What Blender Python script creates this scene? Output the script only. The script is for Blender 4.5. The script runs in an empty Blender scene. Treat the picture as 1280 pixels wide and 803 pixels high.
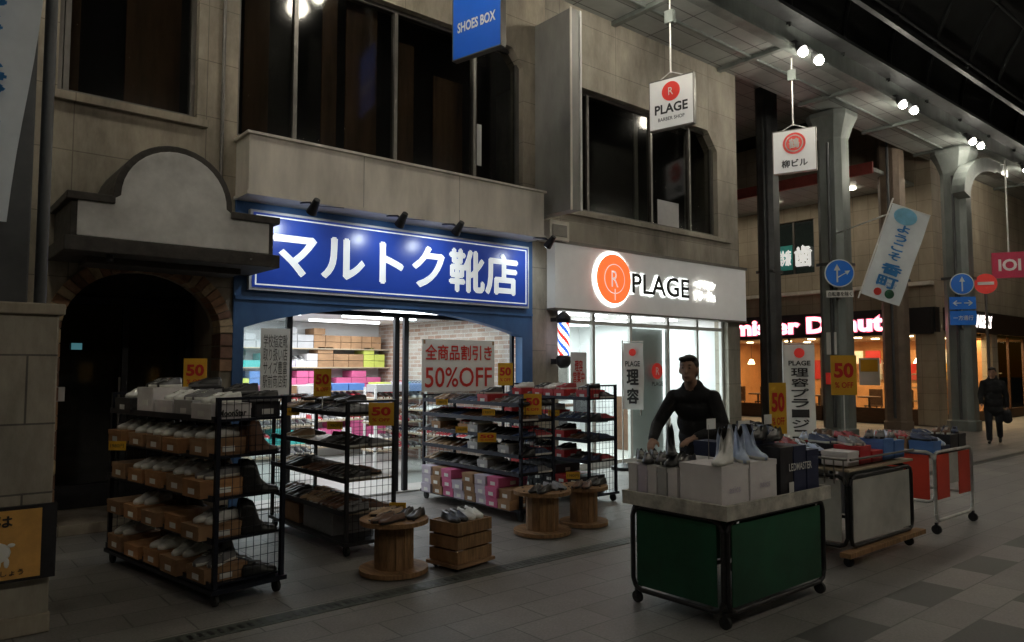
import bpy, math, random
import numpy as np
from mathutils import Matrix, Vector
random.seed(7)
R=math.radians
sc=bpy.context.scene
COL=sc.collection

# ------------------------------------------------------------ materials
def nt(name):
    m=bpy.data.materials.new(name); m.use_nodes=True
    t=m.node_tree; return m,t,t.nodes,t.links,t.nodes['Principled BSDF']
def mat(name,col,rough=.6,metal=0,ns=6,na=.25,bump=0,emit=0,ecol=None,stretch=None,spec=.5):
    m,t,N,L,P=nt(name)
    P.inputs['Roughness'].default_value=rough; P.inputs['Metallic'].default_value=metal
    P.inputs['Specular IOR Level'].default_value=spec
    tc=N.new('ShaderNodeTexCoord'); mp=N.new('ShaderNodeMapping'); L.new(tc.outputs['Object'],mp.inputs[0])
    if stretch: mp.inputs['Scale'].default_value=stretch
    no=N.new('ShaderNodeTexNoise'); no.inputs['Scale'].default_value=ns; no.inputs['Detail'].default_value=4; no.inputs['Roughness'].default_value=.65
    L.new(mp.outputs[0],no.inputs['Vector'])
    mr=N.new('ShaderNodeMapRange'); mr.inputs[1].default_value=.3; mr.inputs[2].default_value=.7
    mr.inputs[3].default_value=1-na; mr.inputs[4].default_value=1+na*.4
    L.new(no.outputs[0],mr.inputs[0])
    mx=N.new('ShaderNodeMix'); mx.data_type='RGBA'; mx.blend_type='MULTIPLY'; mx.inputs[0].default_value=1
    mx.inputs[6].default_value=(*col,1); L.new(mr.outputs[0],mx.inputs[7]); L.new(mx.outputs[2],P.inputs['Base Color'])
    if bump:
        b=N.new('ShaderNodeBump'); b.inputs['Strength'].default_value=bump; b.inputs['Distance'].default_value=.01
        L.new(no.outputs[0],b.inputs['Height']); L.new(b.outputs[0],P.inputs['Normal'])
    if emit:
        P.inputs['Emission Color'].default_value=(*(ecol or col),1); P.inputs['Emission Strength'].default_value=emit
    return m
def bricks(name,c1,c2,mortar,w,h,ms=.01,axes='xz',rough=.75,offset=.5,bump=.4,na=.25,ns=2):
    m,t,N,L,P=nt(name); P.inputs['Roughness'].default_value=rough
    tc=N.new('ShaderNodeTexCoord'); sp=N.new('ShaderNodeSeparateXYZ'); L.new(tc.outputs['Object'],sp.inputs[0])
    cb=N.new('ShaderNodeCombineXYZ')
    L.new(sp.outputs['XYZ'.index(axes[0].upper())],cb.inputs[0]); L.new(sp.outputs['XYZ'.index(axes[1].upper())],cb.inputs[1])
    br=N.new('ShaderNodeTexBrick'); L.new(cb.outputs[0],br.inputs['Vector'])
    br.inputs['Scale'].default_value=1; br.inputs['Brick Width'].default_value=w; br.inputs['Row Height'].default_value=h
    br.inputs['Mortar Size'].default_value=ms; br.offset=offset; br.inputs['Bias'].default_value=0
    br.inputs['Color1'].default_value=(*c1,1); br.inputs['Color2'].default_value=(*c2,1); br.inputs['Mortar'].default_value=(*mortar,1)
    no=N.new('ShaderNodeTexNoise'); no.inputs['Scale'].default_value=ns; no.inputs['Detail'].default_value=6; no.inputs['Roughness'].default_value=.7
    mp=N.new('ShaderNodeMapping'); mp.inputs['Scale'].default_value=(1,1,.35); L.new(tc.outputs['Object'],mp.inputs[0])
    L.new(mp.outputs[0],no.inputs['Vector'])
    mr=N.new('ShaderNodeMapRange'); mr.inputs[1].default_value=.3; mr.inputs[2].default_value=.7
    mr.inputs[3].default_value=1-na; mr.inputs[4].default_value=1+na*.4; L.new(no.outputs[0],mr.inputs[0])
    mx=N.new('ShaderNodeMix'); mx.data_type='RGBA'; mx.blend_type='MULTIPLY'; mx.inputs[0].default_value=1
    L.new(br.outputs['Color'],mx.inputs[6]); L.new(mr.outputs[0],mx.inputs[7]); L.new(mx.outputs[2],P.inputs['Base Color'])
    b=N.new('ShaderNodeBump'); b.inputs['Strength'].default_value=bump; b.inputs['Distance'].default_value=.01; b.invert=True
    L.new(br.outputs['Fac'],b.inputs['Height']); L.new(b.outputs[0],P.inputs['Normal'])
    return m
def emis(name,col,s):
    m,t,N,L,P=nt(name); P.inputs['Base Color'].default_value=(*col,1)
    P.inputs['Emission Color'].default_value=(*col,1); P.inputs['Emission Strength'].default_value=s; return m
def glass(name,tint=(.9,.95,.95),refl=.1,rough=.03):
    m=bpy.data.materials.new(name); m.use_nodes=True; N=m.node_tree.nodes; L=m.node_tree.links; N.clear()
    o=N.new('ShaderNodeOutputMaterial'); tr=N.new('ShaderNodeBsdfTransparent'); gl=N.new('ShaderNodeBsdfGlossy'); mx=N.new('ShaderNodeMixShader')
    tr.inputs[0].default_value=(*tint,1); gl.inputs['Roughness'].default_value=rough; mx.inputs[0].default_value=refl
    L.new(tr.outputs[0],mx.inputs[1]); L.new(gl.outputs[0],mx.inputs[2]); L.new(mx.outputs[0],o.inputs[0]); return m
def floor_mat():
    m,t,N,L,P=nt('stone_paving')
    tc=N.new('ShaderNodeTexCoord'); br=N.new('ShaderNodeTexBrick'); L.new(tc.outputs['Object'],br.inputs['Vector'])
    br.inputs['Scale'].default_value=1; br.inputs['Brick Width'].default_value=.6; br.inputs['Row Height'].default_value=.3
    br.inputs['Mortar Size'].default_value=.005; br.inputs['Bias'].default_value=0
    br.inputs['Color1'].default_value=(.27,.255,.24,1); br.inputs['Color2'].default_value=(.2,.193,.183,1); br.inputs['Mortar'].default_value=(.1,.098,.095,1)
    sp=N.new('ShaderNodeSeparateXYZ'); L.new(tc.outputs['Object'],sp.inputs[0])
    def M(op,a,b=None):
        n=N.new('ShaderNodeMath'); n.operation=op
        for i,v in enumerate((a,b)):
            if v is None: continue
            if isinstance(v,(int,float)): n.inputs[i].default_value=v
            else: L.new(v,n.inputs[i])
        return n.outputs[0]
    cx=M('FLOOR',M('DIVIDE',sp.outputs[0],.6)); cy=M('FLOOR',M('DIVIDE',sp.outputs[1],.3))
    odd=M('FLOORED_MODULO',cy,2) ; half=M('FLOOR',M('DIVIDE',cy,2))
    chk=M('COMPARE',M('FLOORED_MODULO',M('ADD',cx,half),2),0); 
    band=M('MULTIPLY',M('LESS_THAN',sp.outputs[1],2.7),M('GREATER_THAN',sp.outputs[1],-2))
    band=M('MULTIPLY',band,M('GREATER_THAN',sp.outputs[0],4.1))
    d=M('MULTIPLY',M('MULTIPLY',odd,chk),band)
    no=N.new('ShaderNodeTexNoise'); no.inputs['Scale'].default_value=1.1; no.inputs['Detail'].default_value=8; no.inputs['Roughness'].default_value=.7
    L.new(tc.outputs['Object'],no.inputs['Vector'])
    n2=N.new('ShaderNodeTexNoise'); n2.inputs['Scale'].default_value=60; n2.inputs['Detail'].default_value=3; L.new(tc.outputs['Object'],n2.inputs['Vector'])
    mr=N.new('ShaderNodeMapRange'); mr.inputs[1].default_value=.3; mr.inputs[2].default_value=.7; mr.inputs[3].default_value=.6; mr.inputs[4].default_value=1.15
    L.new(no.outputs[0],mr.inputs[0])
    mr2=N.new('ShaderNodeMapRange'); mr2.inputs[1].default_value=.3; mr2.inputs[2].default_value=.7; mr2.inputs[3].default_value=.78; mr2.inputs[4].default_value=1.1
    L.new(n2.outputs[0],mr2.inputs[0])
    a=N.new('ShaderNodeMix'); a.data_type='RGBA'; L.new(M('MULTIPLY',d,.85),a.inputs[0]); L.new(br.outputs[0],a.inputs[6]); a.inputs[7].default_value=(.045,.045,.043,1)
    b=N.new('ShaderNodeMix'); b.data_type='RGBA'; b.blend_type='MULTIPLY'; b.inputs[0].default_value=1
    L.new(a.outputs[2],b.inputs[6]); L.new(M('MULTIPLY',mr.outputs[0],mr2.outputs[0]),b.inputs[7]); L.new(b.outputs[2],P.inputs['Base Color'])
    r=N.new('ShaderNodeMapRange'); r.inputs[3].default_value=.36; r.inputs[4].default_value=.7; L.new(no.outputs[0],r.inputs[0]); L.new(r.outputs[0],P.inputs['Roughness'])
    bp=N.new('ShaderNodeBump'); bp.invert=True; bp.inputs['Strength'].default_value=.35; bp.inputs['Distance'].default_value=.006
    L.new(br.outputs['Fac'],bp.inputs['Height']); L.new(bp.outputs[0],P.inputs['Normal'])
    return m

FLOOR=floor_mat()
CONC=bricks('weathered_facade_panels',(.42,.37,.29),(.38,.34,.265),(.22,.19,.15),1.25,.62,.005,offset=0,na=.6,ns=1.8,bump=.12)
CONC2=bricks('facade_panels_grey',(.38,.35,.29),(.36,.33,.275),(.2,.18,.155),1.3,.65,.005,offset=0,na=.55,ns=1.7,bump=.12)
TILE=bricks('column_stone_tile',(.36,.33,.27),(.31,.28,.235),(.12,.11,.1),.62,.42,.006,na=.4,ns=5)
TAN=bricks('tan_tile',(.42,.36,.27),(.38,.32,.24),(.25,.21,.16),.45,.45,.008,axes='yz',offset=0)
TANX=bricks('tan_tile_street',(.42,.36,.27),(.38,.32,.24),(.25,.21,.16),.45,.45,.008,axes='xz',offset=0)
BRK=bricks('interior_brick',(.36,.2,.14),(.5,.4,.34),(.55,.5,.46),.22,.07,.008,axes='yz')
SOFF=bricks('soffit_metal_panels',(.36,.39,.38),(.33,.35,.34),(.1,.1,.1),.9,.45,.012,axes='xy',offset=0,rough=.4,na=.2)
BOXM=mat('canopy_painted_metal',(.74,.7,.62),.4,0,3,.3,stretch=(1,1,.3))
WHITE=mat('white_paint',(.75,.75,.73),.45,0,3,.12)
FASC=mat('fascia_white_panel',(.82,.82,.8),.4,0,2,.08,emit=.1)  # slight emission stands in for the halo light washing over the panel
ARCHW=mat('stucco_greyish',(.72,.72,.7),.8,0,3,.3,.2)
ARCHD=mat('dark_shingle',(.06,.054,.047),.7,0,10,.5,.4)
DARK=mat('dark_metal',(.03,.03,.035),.45,.4,8,.3)
BLK=mat('black_plastic',(.015,.015,.017),.45,0,20,.3)
STEEL=mat('grey_painted_steel',(.24,.27,.26),.4,.3,2,.4,stretch=(1,1,.3))
STEELD=mat('dark_painted_steel',(.09,.095,.1),.45,.3,2,.35)
BLUE=mat('blue_painted_board',(.05,.14,.33),.5,0,3,.3,stretch=(1,1,.4))
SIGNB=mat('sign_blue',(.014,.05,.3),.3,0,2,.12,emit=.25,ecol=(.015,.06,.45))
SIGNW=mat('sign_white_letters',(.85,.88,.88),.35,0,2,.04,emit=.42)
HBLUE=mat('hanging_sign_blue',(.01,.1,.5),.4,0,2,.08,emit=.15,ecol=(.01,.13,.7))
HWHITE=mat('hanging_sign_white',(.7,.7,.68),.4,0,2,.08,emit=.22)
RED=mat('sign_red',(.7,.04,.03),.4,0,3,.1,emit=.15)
TXTB=mat('black_lettering',(.02,.02,.02),.5,0,3,.1)
HALO=emis('halo_white',(1,.98,.94),4)
HALO2=emis('halo_letters',(.95,1,.98),2.4)
ORNG=emis('logo_orange',(.95,.13,.03),1.3)
BULB=emis('lamp_bulb',(1,.93,.78),70)
TUBE=emis('fluorescent_tube',(.92,.98,1),6)
WARMT=emis('warm_downlight',(1,.75,.42),14)
NEON=emis('pink_neon',(1,.2,.28),2.6)
NEONW=emis('sign_white_light',(1,.9,.85),4)
RWALL=mat('shop_white_wall',(.75,.76,.76),.6,0,2,.05)
RFLR=mat('shop_floor',(.4,.4,.38),.35,0,2,.1)
WARM=mat('warm_plaster',(.6,.3,.12),.6,0,2,.3)
WOODD=mat('dark_wood',(.12,.06,.03),.5,0,4,.3,stretch=(1,1,6))
GLS=glass('shop_glass'); GLSD=glass('upper_window_glass',(.62,.62,.6),.05,.09)
ALU=mat('aluminium_frame',(.18,.17,.155),.4,.6,5,.2)
BROWNP=mat('brown_panels',(.2,.11,.058),.7,0,1.5,.6,stretch=(3,1,.4))
WOOD=mat('reel_wood',(.32,.18,.08),.7,0,5,.5,.3,stretch=(8,1,1))
WOODW=mat('painted_tray_wood',(.55,.53,.47),.7,0,8,.55,.2)
CARD=mat('brown_cardboard',(.36,.21,.11),.8,0,4,.3)
CARD2=mat('orange_cardboard',(.45,.23,.1),.8,0,4,.3)
BOXW=mat('white_shoe_box',(.76,.73,.74),.6,0,5,.12)
BOXG=mat('grey_shoe_box',(.42,.42,.43),.6,0,5,.12)
BOXL=mat('lilac_shoe_box',(.55,.5,.6),.6,0,5,.12)
BOXP=mat('pink_shoe_box',(.62,.12,.28),.6,0,5,.12)
BOXR=mat('red_shoe_box',(.5,.025,.03),.5,0,5,.12)
BOXN=mat('navy_shoe_box',(.02,.03,.08),.5,0,5,.15)
BOXK=mat('black_shoe_box',(.02,.02,.025),.5,0,5,.15)
BOXY=mat('lime_shoe_box',(.55,.62,.12),.6,0,5,.12)
BOXT=mat('teal_shoe_box',(.05,.4,.38),.6,0,5,.12)
BOXB=mat('blue_shoe_box',(.08,.2,.5),.6,0,5,.12)
SHW=mat('shoe_white',(.8,.8,.78),.5,0,30,.12)
SHK=mat('shoe_black',(.02,.02,.02),.35,0,30,.3)
SHB=mat('shoe_brown',(.13,.06,.03),.4,0,30,.3)
SHG=mat('shoe_grey',(.2,.2,.21),.6,0,30,.2)
SHN=mat('shoe_navy',(.03,.05,.12),.5,0,30,.2)
SHR=mat('shoe_red',(.4,.03,.04),.5,0,30,.2)
SHT=mat('shoe_tan',(.4,.27,.16),.5,0,30,.2)
SHP=mat('shoe_ice_blue',(.5,.6,.8),.4,0,30,.15)
SOLW=mat('sole_white',(.75,.75,.7),.6,0,30,.1)
LIN=mat('shoe_lining',(.06,.055,.05),.9,0,30,.1)
YEL=mat('yellow_card',(.8,.45,.03),.6,0,3,.1)
REDT=mat('red_print',(.65,.03,.02),.6,0,3,.1)
PAPER=mat('paper_white',(.8,.8,.77),.7,0,3,.08)
LITP=mat('lit_letters',(.8,.8,.77),.7,0,3,.08,emit=.6)
GREEN=mat('green_panel',(.008,.1,.045),.5,0,1.3,.5)
WPAN=mat('worn_white_panel',(.5,.5,.46),.6,0,2,.35)
RPAN=mat('red_panel',(.62,.05,.02),.5,0,2,.2)
FRAMEK=mat('cart_frame_dark',(.03,.03,.032),.4,.5,12,.4)
FRAMEW=mat('cart_frame_white',(.6,.6,.57),.4,.2,12,.3)
FRBL=mat('rack_frame_blueblack',(.016,.019,.032),.4,.5,12,.3)
RUB=mat('rubber',(.02,.02,.02),.8,0,9,.2)
SHELF=mat('shelf_board',(.42,.34,.24),.6,0,4,.25)
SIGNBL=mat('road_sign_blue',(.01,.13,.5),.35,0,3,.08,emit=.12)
CLOTH=mat('black_jacket',(.012,.012,.014),.85,0,9,.5,1.0)
TROU=mat('dark_trousers',(.018,.02,.027),.85,0,9,.4,1.0)
SKIN=mat('skin',(.36,.21,.145),.55,0,12,.15)
HAIR=mat('hair_black',(.012,.01,.009),.5,0,60,.4,.4)
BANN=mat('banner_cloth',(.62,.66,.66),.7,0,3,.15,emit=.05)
BTXT=mat('banner_blue_print',(.03,.2,.5),.7,0,3,.1)
ROOFD=mat('vault_sheet_dark',(.012,.014,.014),.7,0,1.5,.4)
RIB=mat('vault_rib',(.028,.032,.032),.5,.3,2,.3)
DRAIN=mat('drain_dark',(.07,.08,.07),.6,0,8,.4)

# ------------------------------------------------------------ mesh builder
_tcache={}
def _tmesh(s,off):
    cu=bpy.data.curves.new('t','FONT'); cu.body=s; cu.align_x='CENTER'; cu.resolution_u=3; cu.offset=off; cu.space_line=.95
    o=bpy.data.objects.new('t',cu); COL.objects.link(o); bpy.context.view_layer.update()
    me=bpy.data.meshes.new_from_object(o.evaluated_get(bpy.context.evaluated_depsgraph_get()))
    v=[tuple(p.co) for p in me.vertices]; f=[tuple(p.vertices) for p in me.polygons]
    bpy.data.objects.remove(o); bpy.data.meshes.remove(me); return v,f
def text_geo(s,bold):
    k=(s,bold)
    if k in _tcache: return _tcache[k]
    v0,f0=_tmesh(s,0)
    if not v0: _tcache[k]=([],[]); return _tcache[k]
    v,f=(v0,f0) if not bold else _tmesh(s,bold)
    xs=[p[0] for p in v0]; ys=[p[1] for p in v0]
    cx=(min(xs)+max(xs))/2; cy=(min(ys)+max(ys))/2; w=max(max(xs)-min(xs),1e-3); h=max(max(ys)-min(ys),1e-3)
    _tcache[k]=([((p[0]-cx)/w,(p[1]-cy)/h) for p in v],f); return _tcache[k]

class B:
    def __init__(s,name): s.name=name; s.v=[]; s.f=[]; s.mi=[]; s.sm=[]; s.mats=[]; s.M=Matrix()
    def m(s,mt):
        if mt not in s.mats: s.mats.append(mt)
        return s.mats.index(mt)
    def at(s,x=0,y=0,z=0,rz=0,rx=0,ry=0):
        s.M=Matrix.Translation((x,y,z))@Matrix.Rotation(R(rz),4,'Z')@Matrix.Rotation(R(ry),4,'Y')@Matrix.Rotation(R(rx),4,'X'); return s
    def add(s,vs,fs,mt,sm=False,mlist=None):
        o=len(s.v); M=s.M
        s.v.extend([tuple(M@Vector(p)) for p in vs]); k=s.m(mt) if mt else 0
        for i,f in enumerate(fs):
            s.f.append(tuple(o+j for j in f)); s.mi.append(s.m(mlist[i]) if mlist else k); s.sm.append(sm)
        return s
    def box(s,x0,x1,y0,y1,z0,z1,mt):
        v=[(x,y,z) for z in (z0,z1) for y in (y0,y1) for x in (x0,x1)]
        return s.add(v,[(0,2,3,1),(4,5,7,6),(0,1,5,4),(2,6,7,3),(0,4,6,2),(1,3,7,5)],mt)
    def prism(s,poly,y0,y1,mt,mside=None):
        n=len(poly); v=[(x,y0,z) for x,z in poly]+[(x,y1,z) for x,z in poly]
        f=[tuple(range(n)),tuple(range(2*n-1,n-1,-1))]+[((i+1)%n,i,n+i,n+(i+1)%n) for i in range(n)]
        return s.add(v,f,mt,mlist=[mt,mt]+[mside or mt]*n)
    def cyl(s,p0,p1,r0,mt,r1=None,n=12,sm=True,caps=True):
        r1=r0 if r1 is None else r1
        p0=Vector(p0);p1=Vector(p1); d=(p1-p0).normalized(); a=Vector((0,0,1)) if abs(d.z)<.9 else Vector((1,0,0))
        u=d.cross(a).normalized(); w=d.cross(u)
        v=[]
        for p,r in ((p0,r0),(p1,r1)):
            for i in range(n):
                t=2*math.pi*(i+.5)/n; v.append(tuple(p+u*math.cos(t)*r+w*math.sin(t)*r))
        s.add(v,[(i,(i+1)%n,n+(i+1)%n,n+i) for i in range(n)],mt,sm)
        if caps: s.add(v,[tuple(range(n-1,-1,-1)),tuple(range(n,2*n))],mt)
        return s
    def tube(s,pts,r,mt,n=8):
        for a,b in zip(pts,pts[1:]): s.cyl(a,b,r,mt,n=n,caps=True)
        return s
    def lathe(s,prof,mt,n=24,x=0,y=0,sm=False):
        v=[];k=len(prof)
        for r,z in prof:
            for i in range(n):
                t=2*math.pi*i/n; v.append((x+r*math.cos(t),y+r*math.sin(t),z))
        f=[(j*n+i,j*n+(i+1)%n,(j+1)*n+(i+1)%n,(j+1)*n+i) for j in range(k-1) for i in range(n)]
        f.append(tuple(range(n-1,-1,-1))); f.append(tuple(range((k-1)*n,k*n)))
        return s.add(v,f,mt,sm)
    def sph(s,c,r,mt,n=12,k=8):
        rx,ry,rz=(r,r,r) if isinstance(r,(int,float)) else r
        v=[(c[0]+rx*math.sin(math.pi*j/k)*math.cos(2*math.pi*i/n),c[1]+ry*math.sin(math.pi*j/k)*math.sin(2*math.pi*i/n),c[2]+rz*math.cos(math.pi*j/k)) for j in range(k+1) for i in range(n)]
        return s.add(v,[(j*n+i,(j+1)*n+i,(j+1)*n+(i+1)%n,j*n+(i+1)%n) for j in range(k) for i in range(n)],mt,True)
    def text(s,t,x,y,z,w,h,mt,bold=.0,rot=0):
        cjk=any(ord(c)>255 for c in t); c,sn=math.cos(R(rot)),math.sin(R(rot))
        vs,fs=text_geo(t,0 if cjk else bold)
        offs=[(0,0)]
        if cjk and bold:
            e=h*bold*.9/(t.count('\n')+1); offs=[(0,0),(e,0),(-e,0),(0,e),(0,-e)]
        for i,(ox,oz) in enumerate(offs):
            s.add([(x+ox+(p[0]*w*c-p[1]*h*sn),y-.0007*i,z+oz+(p[0]*w*sn+p[1]*h*c)) for p in vs],fs,mt)
        return s
    def disc(s,x,y,z,r,mt,n=32,t=.01,rx=None):
        rx=rx or r
        poly=[(x+rx*math.cos(2*math.pi*i/n),z+r*math.sin(2*math.pi*i/n)) for i in range(n)]
        return s.prism(poly,y-t,y,mt)
    def done(s,bevel=0):
        me=bpy.data.meshes.new(s.name); me.from_pydata(s.v,[],s.f)
        for mt in s.mats: me.materials.append(mt)
        me.polygons.foreach_set('material_index',s.mi); me.polygons.foreach_set('use_smooth',s.sm); me.update()
        o=bpy.data.objects.new(s.name,me); COL.objects.link(o)
        if bevel:
            b=o.modifiers.new('bevel','BEVEL'); b.width=bevel; b.segments=2; b.limit_method='ANGLE'; b.angle_limit=R(50)
        return o

# ------------------------------------------------------------ shoes
def shoe_tpl(kind):
    L=.27
    st=[(0,.018,.055,.055),(.04,.03,.085,.06),(.15,.034,.085,.045),(.3,.032,.078,.045),(.42,.033,.082,.075),(.55,.038,.07,.07),(.7,.046,.052,.052),(.85,.044,.044,.044),(.95,.03,.036,.036),(1,.012,.024,.024)]
    if kind=='loafer': st=[(t,w,(h*.8 if t<.5 else h*.82),c*.7) for t,w,h,c in st]
    if kind=='boot': st=[(0,.025,.2,.2),(.04,.036,.24,.2),(.15,.042,.245,.18),(.3,.042,.24,.18),(.38,.04,.2,.16),(.5,.038,.1,.1)]+st[6:]
    v=[];f=[];tag=[]
    n=13
    for t,w,h,c in st:
        x=t*L-L/2; so=.022
        ring=[(-w*.8,0),(-w*1.02,.004),(-w*1.02,so),(-w*.92,so+.2*(h-so)),(-w*.72,so+.75*(h-so)),(-w*.45,h),(0,c),(w*.45,h),(w*.72,so+.75*(h-so)),(w*.92,so+.2*(h-so)),(w*1.02,so),(w*1.02,.004),(w*.8,0)]
        v+= [(x,y,z) for y,z in ring]
    for j in range(len(st)-1):
        for i in range(n):
            i2=(i+1)%n
            f.append((j*n+i,j*n+i2,(j+1)*n+i2,(j+1)*n+i))
            if i in (0,1,10,11,12): tag.append('s')
            elif i in (5,6) and st[j+1][3]<st[j+1][2]-.01: tag.append('l')
            else: tag.append('u')
    f.append(tuple(range(n-1,-1,-1))); tag.append('u'); f.append(tuple(range((len(st)-1)*n,len(st)*n))); tag.append('u')
    return v,f,tag
TPL={k:shoe_tpl(k) for k in ('sneaker','loafer','boot')}
def shoe(b,x,y,z,yaw,kind,up,sole,scale=1):
    v,f,tag=TPL[kind]; keep=b.M
    b.M=keep@Matrix.Translation((x,y,z))@Matrix.Rotation(R(yaw),4,'Z')@Matrix.Scale(scale,4)
    mm={'s':sole,'u':up,'l':LIN}
    b.add(v,f,None,True,[mm[t] for t in tag])
    if kind=='sneaker' and up is not sole:
        for i in range(3): b.box(.005+i*.018,.012+i*.018,-.016,.016,.066-i*.006,.074-i*.0065,sole)
    b.M=keep
def pair(b,x,y,z,yaw,kind,up,sole,scale=1):
    a=R(yaw+90); dx,dy=math.cos(a)*.053*scale,math.sin(a)*.053*scale
    shoe(b,x-dx,y-dy,z,yaw+random.uniform(-4,4),kind,up,sole,scale); shoe(b,x+dx,y+dy,z,yaw+random.uniform(-4,4),kind,up,sole,scale)
def sbox(b,x0,x1,y0,y1,z0,z1,mt,label=True):
    lid=.035; g=.003
    b.box(x0+g,x1-g,y0+g,y1-g,z0,z1-lid,mt); b.box(x0,x1,y0,y1,z1-lid,z1,mt)
    if label:
        w=min(.09,(y1-y0)*.4); yc=(y0+y1)/2; zc=z0+(z1-z0-lid)*.5
        b.box(x0+g-.002,x0+g-.0005,yc-w/2,yc+w/2,zc-.018,zc+.02,PAPER)
        b.box((x0+x1)/2-w/2,(x0+x1)/2+w/2,y0+g-.002,y0+g-.0005,zc-.018,zc+.02,PAPER)

def wheel(b,x,y,r=.045):
    b.cyl((x-.012,y,r),(x+.012,y,r),r,RUB,n=14); b.box(x-.016,x+.016,y-.012,y+.012,r,r*2+.02,DARK)

def rack(name,x,y,rz,dep,ln,levels,fm=FRBL,shelfm=None,fill=None,top=None,mesh=True):
    b=B(name).at(x,y,0,rz); H=top or levels[-1]+.3
    for px in (0,dep):
        for py in (0,ln): b.box(px-.015,px+.015,py-.015,py+.015,.09,H,fm)
    for z in levels:
        b.box(-.02,dep+.02,-.02+.04,ln-.02,z-.018,z,shelfm or fm)
        b.box(-.028,-.02,.0,ln,z-.02,z+.022,fm)
    b.box(-.03,dep+.03,-.03,ln+.03,.09,.12,fm)
    for py in (0,ln):
        b.box(.015,dep-.015,py-.01,py+.01,H-.02,H,fm)
        if mesh:
            k=int(dep/.055)
            for i in range(1,k): b.cyl((dep*i/k,py-.004,.12),(dep*i/k,py-.004,H-.01),.0025,fm,n=4,caps=False)
            for j in range(int((H-.15)/.07)): b.cyl((0,py,.15+j*.07),(dep,py,.15+j*.07),.0025,fm,n=4,caps=False)
    for px in (.02,dep-.02):
        for py in (.03,ln-.03): wheel(b,px,py)
    if fill: fill(b,dep,ln,levels)
    return b.done()

# ------------------------------------------------------------ ground
g=B('ground'); g.add([(-150,-150,0),(150,-150,0),(150,150,0),(-150,150,0)],[(0,1,2,3)],FLOOR); g.done()
g=B('drain_channel')
g.box(-10,60,4.6,4.76,-.02,.004,DRAIN)
for i in range(300):
    g.box(-1+i*.06,-.975+i*.06,4.64,4.72,.003,.0055,BLK)
g.done()

# ------------------------------------------------------------ building 1+2
YF=8.2
def wallbox(b,x0,x1,z0,z1,mt,y0=YF,y1=YF+.3): b.box(x0,x1,y0,y1,z0,z1,mt)
b=B('shoe_shop_building')
wallbox(b,-9,1.1,0,9,CONC)
ac,ar,sp=1.95,.75,1.98
arc=[(ac+ar*math.cos(math.pi*i/16),sp+.62*math.sin(math.pi*i/16)) for i in range(17)]
b.prism([(1.1,0),(1.1,3.5),(2.83,3.5),(2.83,0),(ac+ar,0)]+arc+[(ac-ar,0)],YF,YF+.3,CONC)
wallbox(b,1.1,2.83,3.5,4.3,CONC); wallbox(b,2.4,2.83,4.3,6.8,CONC); wallbox(b,1.1,2.83,6.8,9,CONC)
wallbox(b,2.83,7.5,3.5,4.2,CONC); wallbox(b,2.83,7.5,6.35,9,CONC); wallbox(b,7.05,7.5,4.2,6.35,CONC)
wallbox(b,7.2,7.5,0,3.5,CONC)
for x,sx in ((7.05,-1),(2.83,1)): b.prism([(x,6.35),(x+sx*.22,6.35),(x,6.1)][::-1 if sx>0 else 1],YF+.003,YF+.28,CONC)
b.box(1.0,2.5,YF-.07,YF,4.2,4.28,CONC)
b.cyl((2.66,YF-.03,3.2),(2.66,YF-.03,7.3),.02,ALU)
BR1=mat('arch_brick',(.38,.22,.13),.85,0,9,.4,.3); BR2=mat('arch_brick_pale',(.52,.39,.24),.85,0,9,.4,.3); BR3=mat('arch_brick_dark',(.22,.12,.08),.85,0,9,.4,.3)
for i in range(28):
    a0=math.pi*(i+.06)/28; a1=math.pi*(i+.94)/28
    q=[(ac+r*math.cos(a),sp+ry*math.sin(a)) for r,ry,a in ((ar-.005,.615,a0),(ar+.13,.77,a0),(ar+.13,.77,a1),(ar-.005,.615,a1))]
    b.prism(q[::-1],YF-.03-.008*(i%3),YF+.2,random.choice((BR1,BR2,BR2,BR3)))
for i in range(14):
    z=.05+i*.138
    b.box(ac-ar-.15,ac-ar+.003,YF-.03-.006*(i%2),YF+.25,z,z+.125,random.choice((BR1,BR2,BR3)))
for i in range(3):
    z=1.57+i*.138; b.box(ac+ar-.003,ac+ar+.125,YF-.03-.006*(i%2),YF+.25,z,z+.125,random.choice((BR1,BR2,BR3)))
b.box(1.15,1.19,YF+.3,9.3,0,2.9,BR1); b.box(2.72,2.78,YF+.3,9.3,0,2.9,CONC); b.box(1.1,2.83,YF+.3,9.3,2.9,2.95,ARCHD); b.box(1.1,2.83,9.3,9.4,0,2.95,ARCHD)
b.box(1.2,2.7,YF+.02,9.3,.0,.1,CONC)
for x in (1.25,1.95,2.62): b.box(x,x+.06,9.15,9.22,.1,2.3,DARK)
b.box(1.25,2.68,9.15,9.22,2.3,2.38,DARK); b.box(1.25,2.68,9.16,9.21,.1,.35,DARK)
b.box(1.32,1.94,9.18,9.19,.36,2.29,GLSD); b.box(2.02,2.61,9.18,9.19,.36,2.29,GLSD)
b.box(1.9,1.92,9.05,9.08,.9,1.5,ALU); b.box(1.45,1.55,9.13,9.14,1.8,1.87,emis('door_glass_blue_glow',(.1,.3,.35),.4))  # bluish tone of the door glass, put in as a small emissive patch
b.box(1.3,1.4,9.1,9.14,1.25,1.4,PAPER)
def window(b,x0,x1,z0,z1,divs):
    b.box(x0,x1,YF+.14,YF+.145,z0,z1,GLSD)
    for x in [x0]+divs+[x1-.05]: b.box(x,x+.05,YF+.1,YF+.19,z0,z1,ALU)
    for z in (z0,z1-.05): b.box(x0+.05,x1-.05,YF+.105,YF+.185,z,z+.05,ALU)
    b.box(x0-.2,x1+.2,YF+.9,YF+1,z0-.2,z1+.2,BLK)  # black backing sheet stands for the darkness of the unlit room
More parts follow.
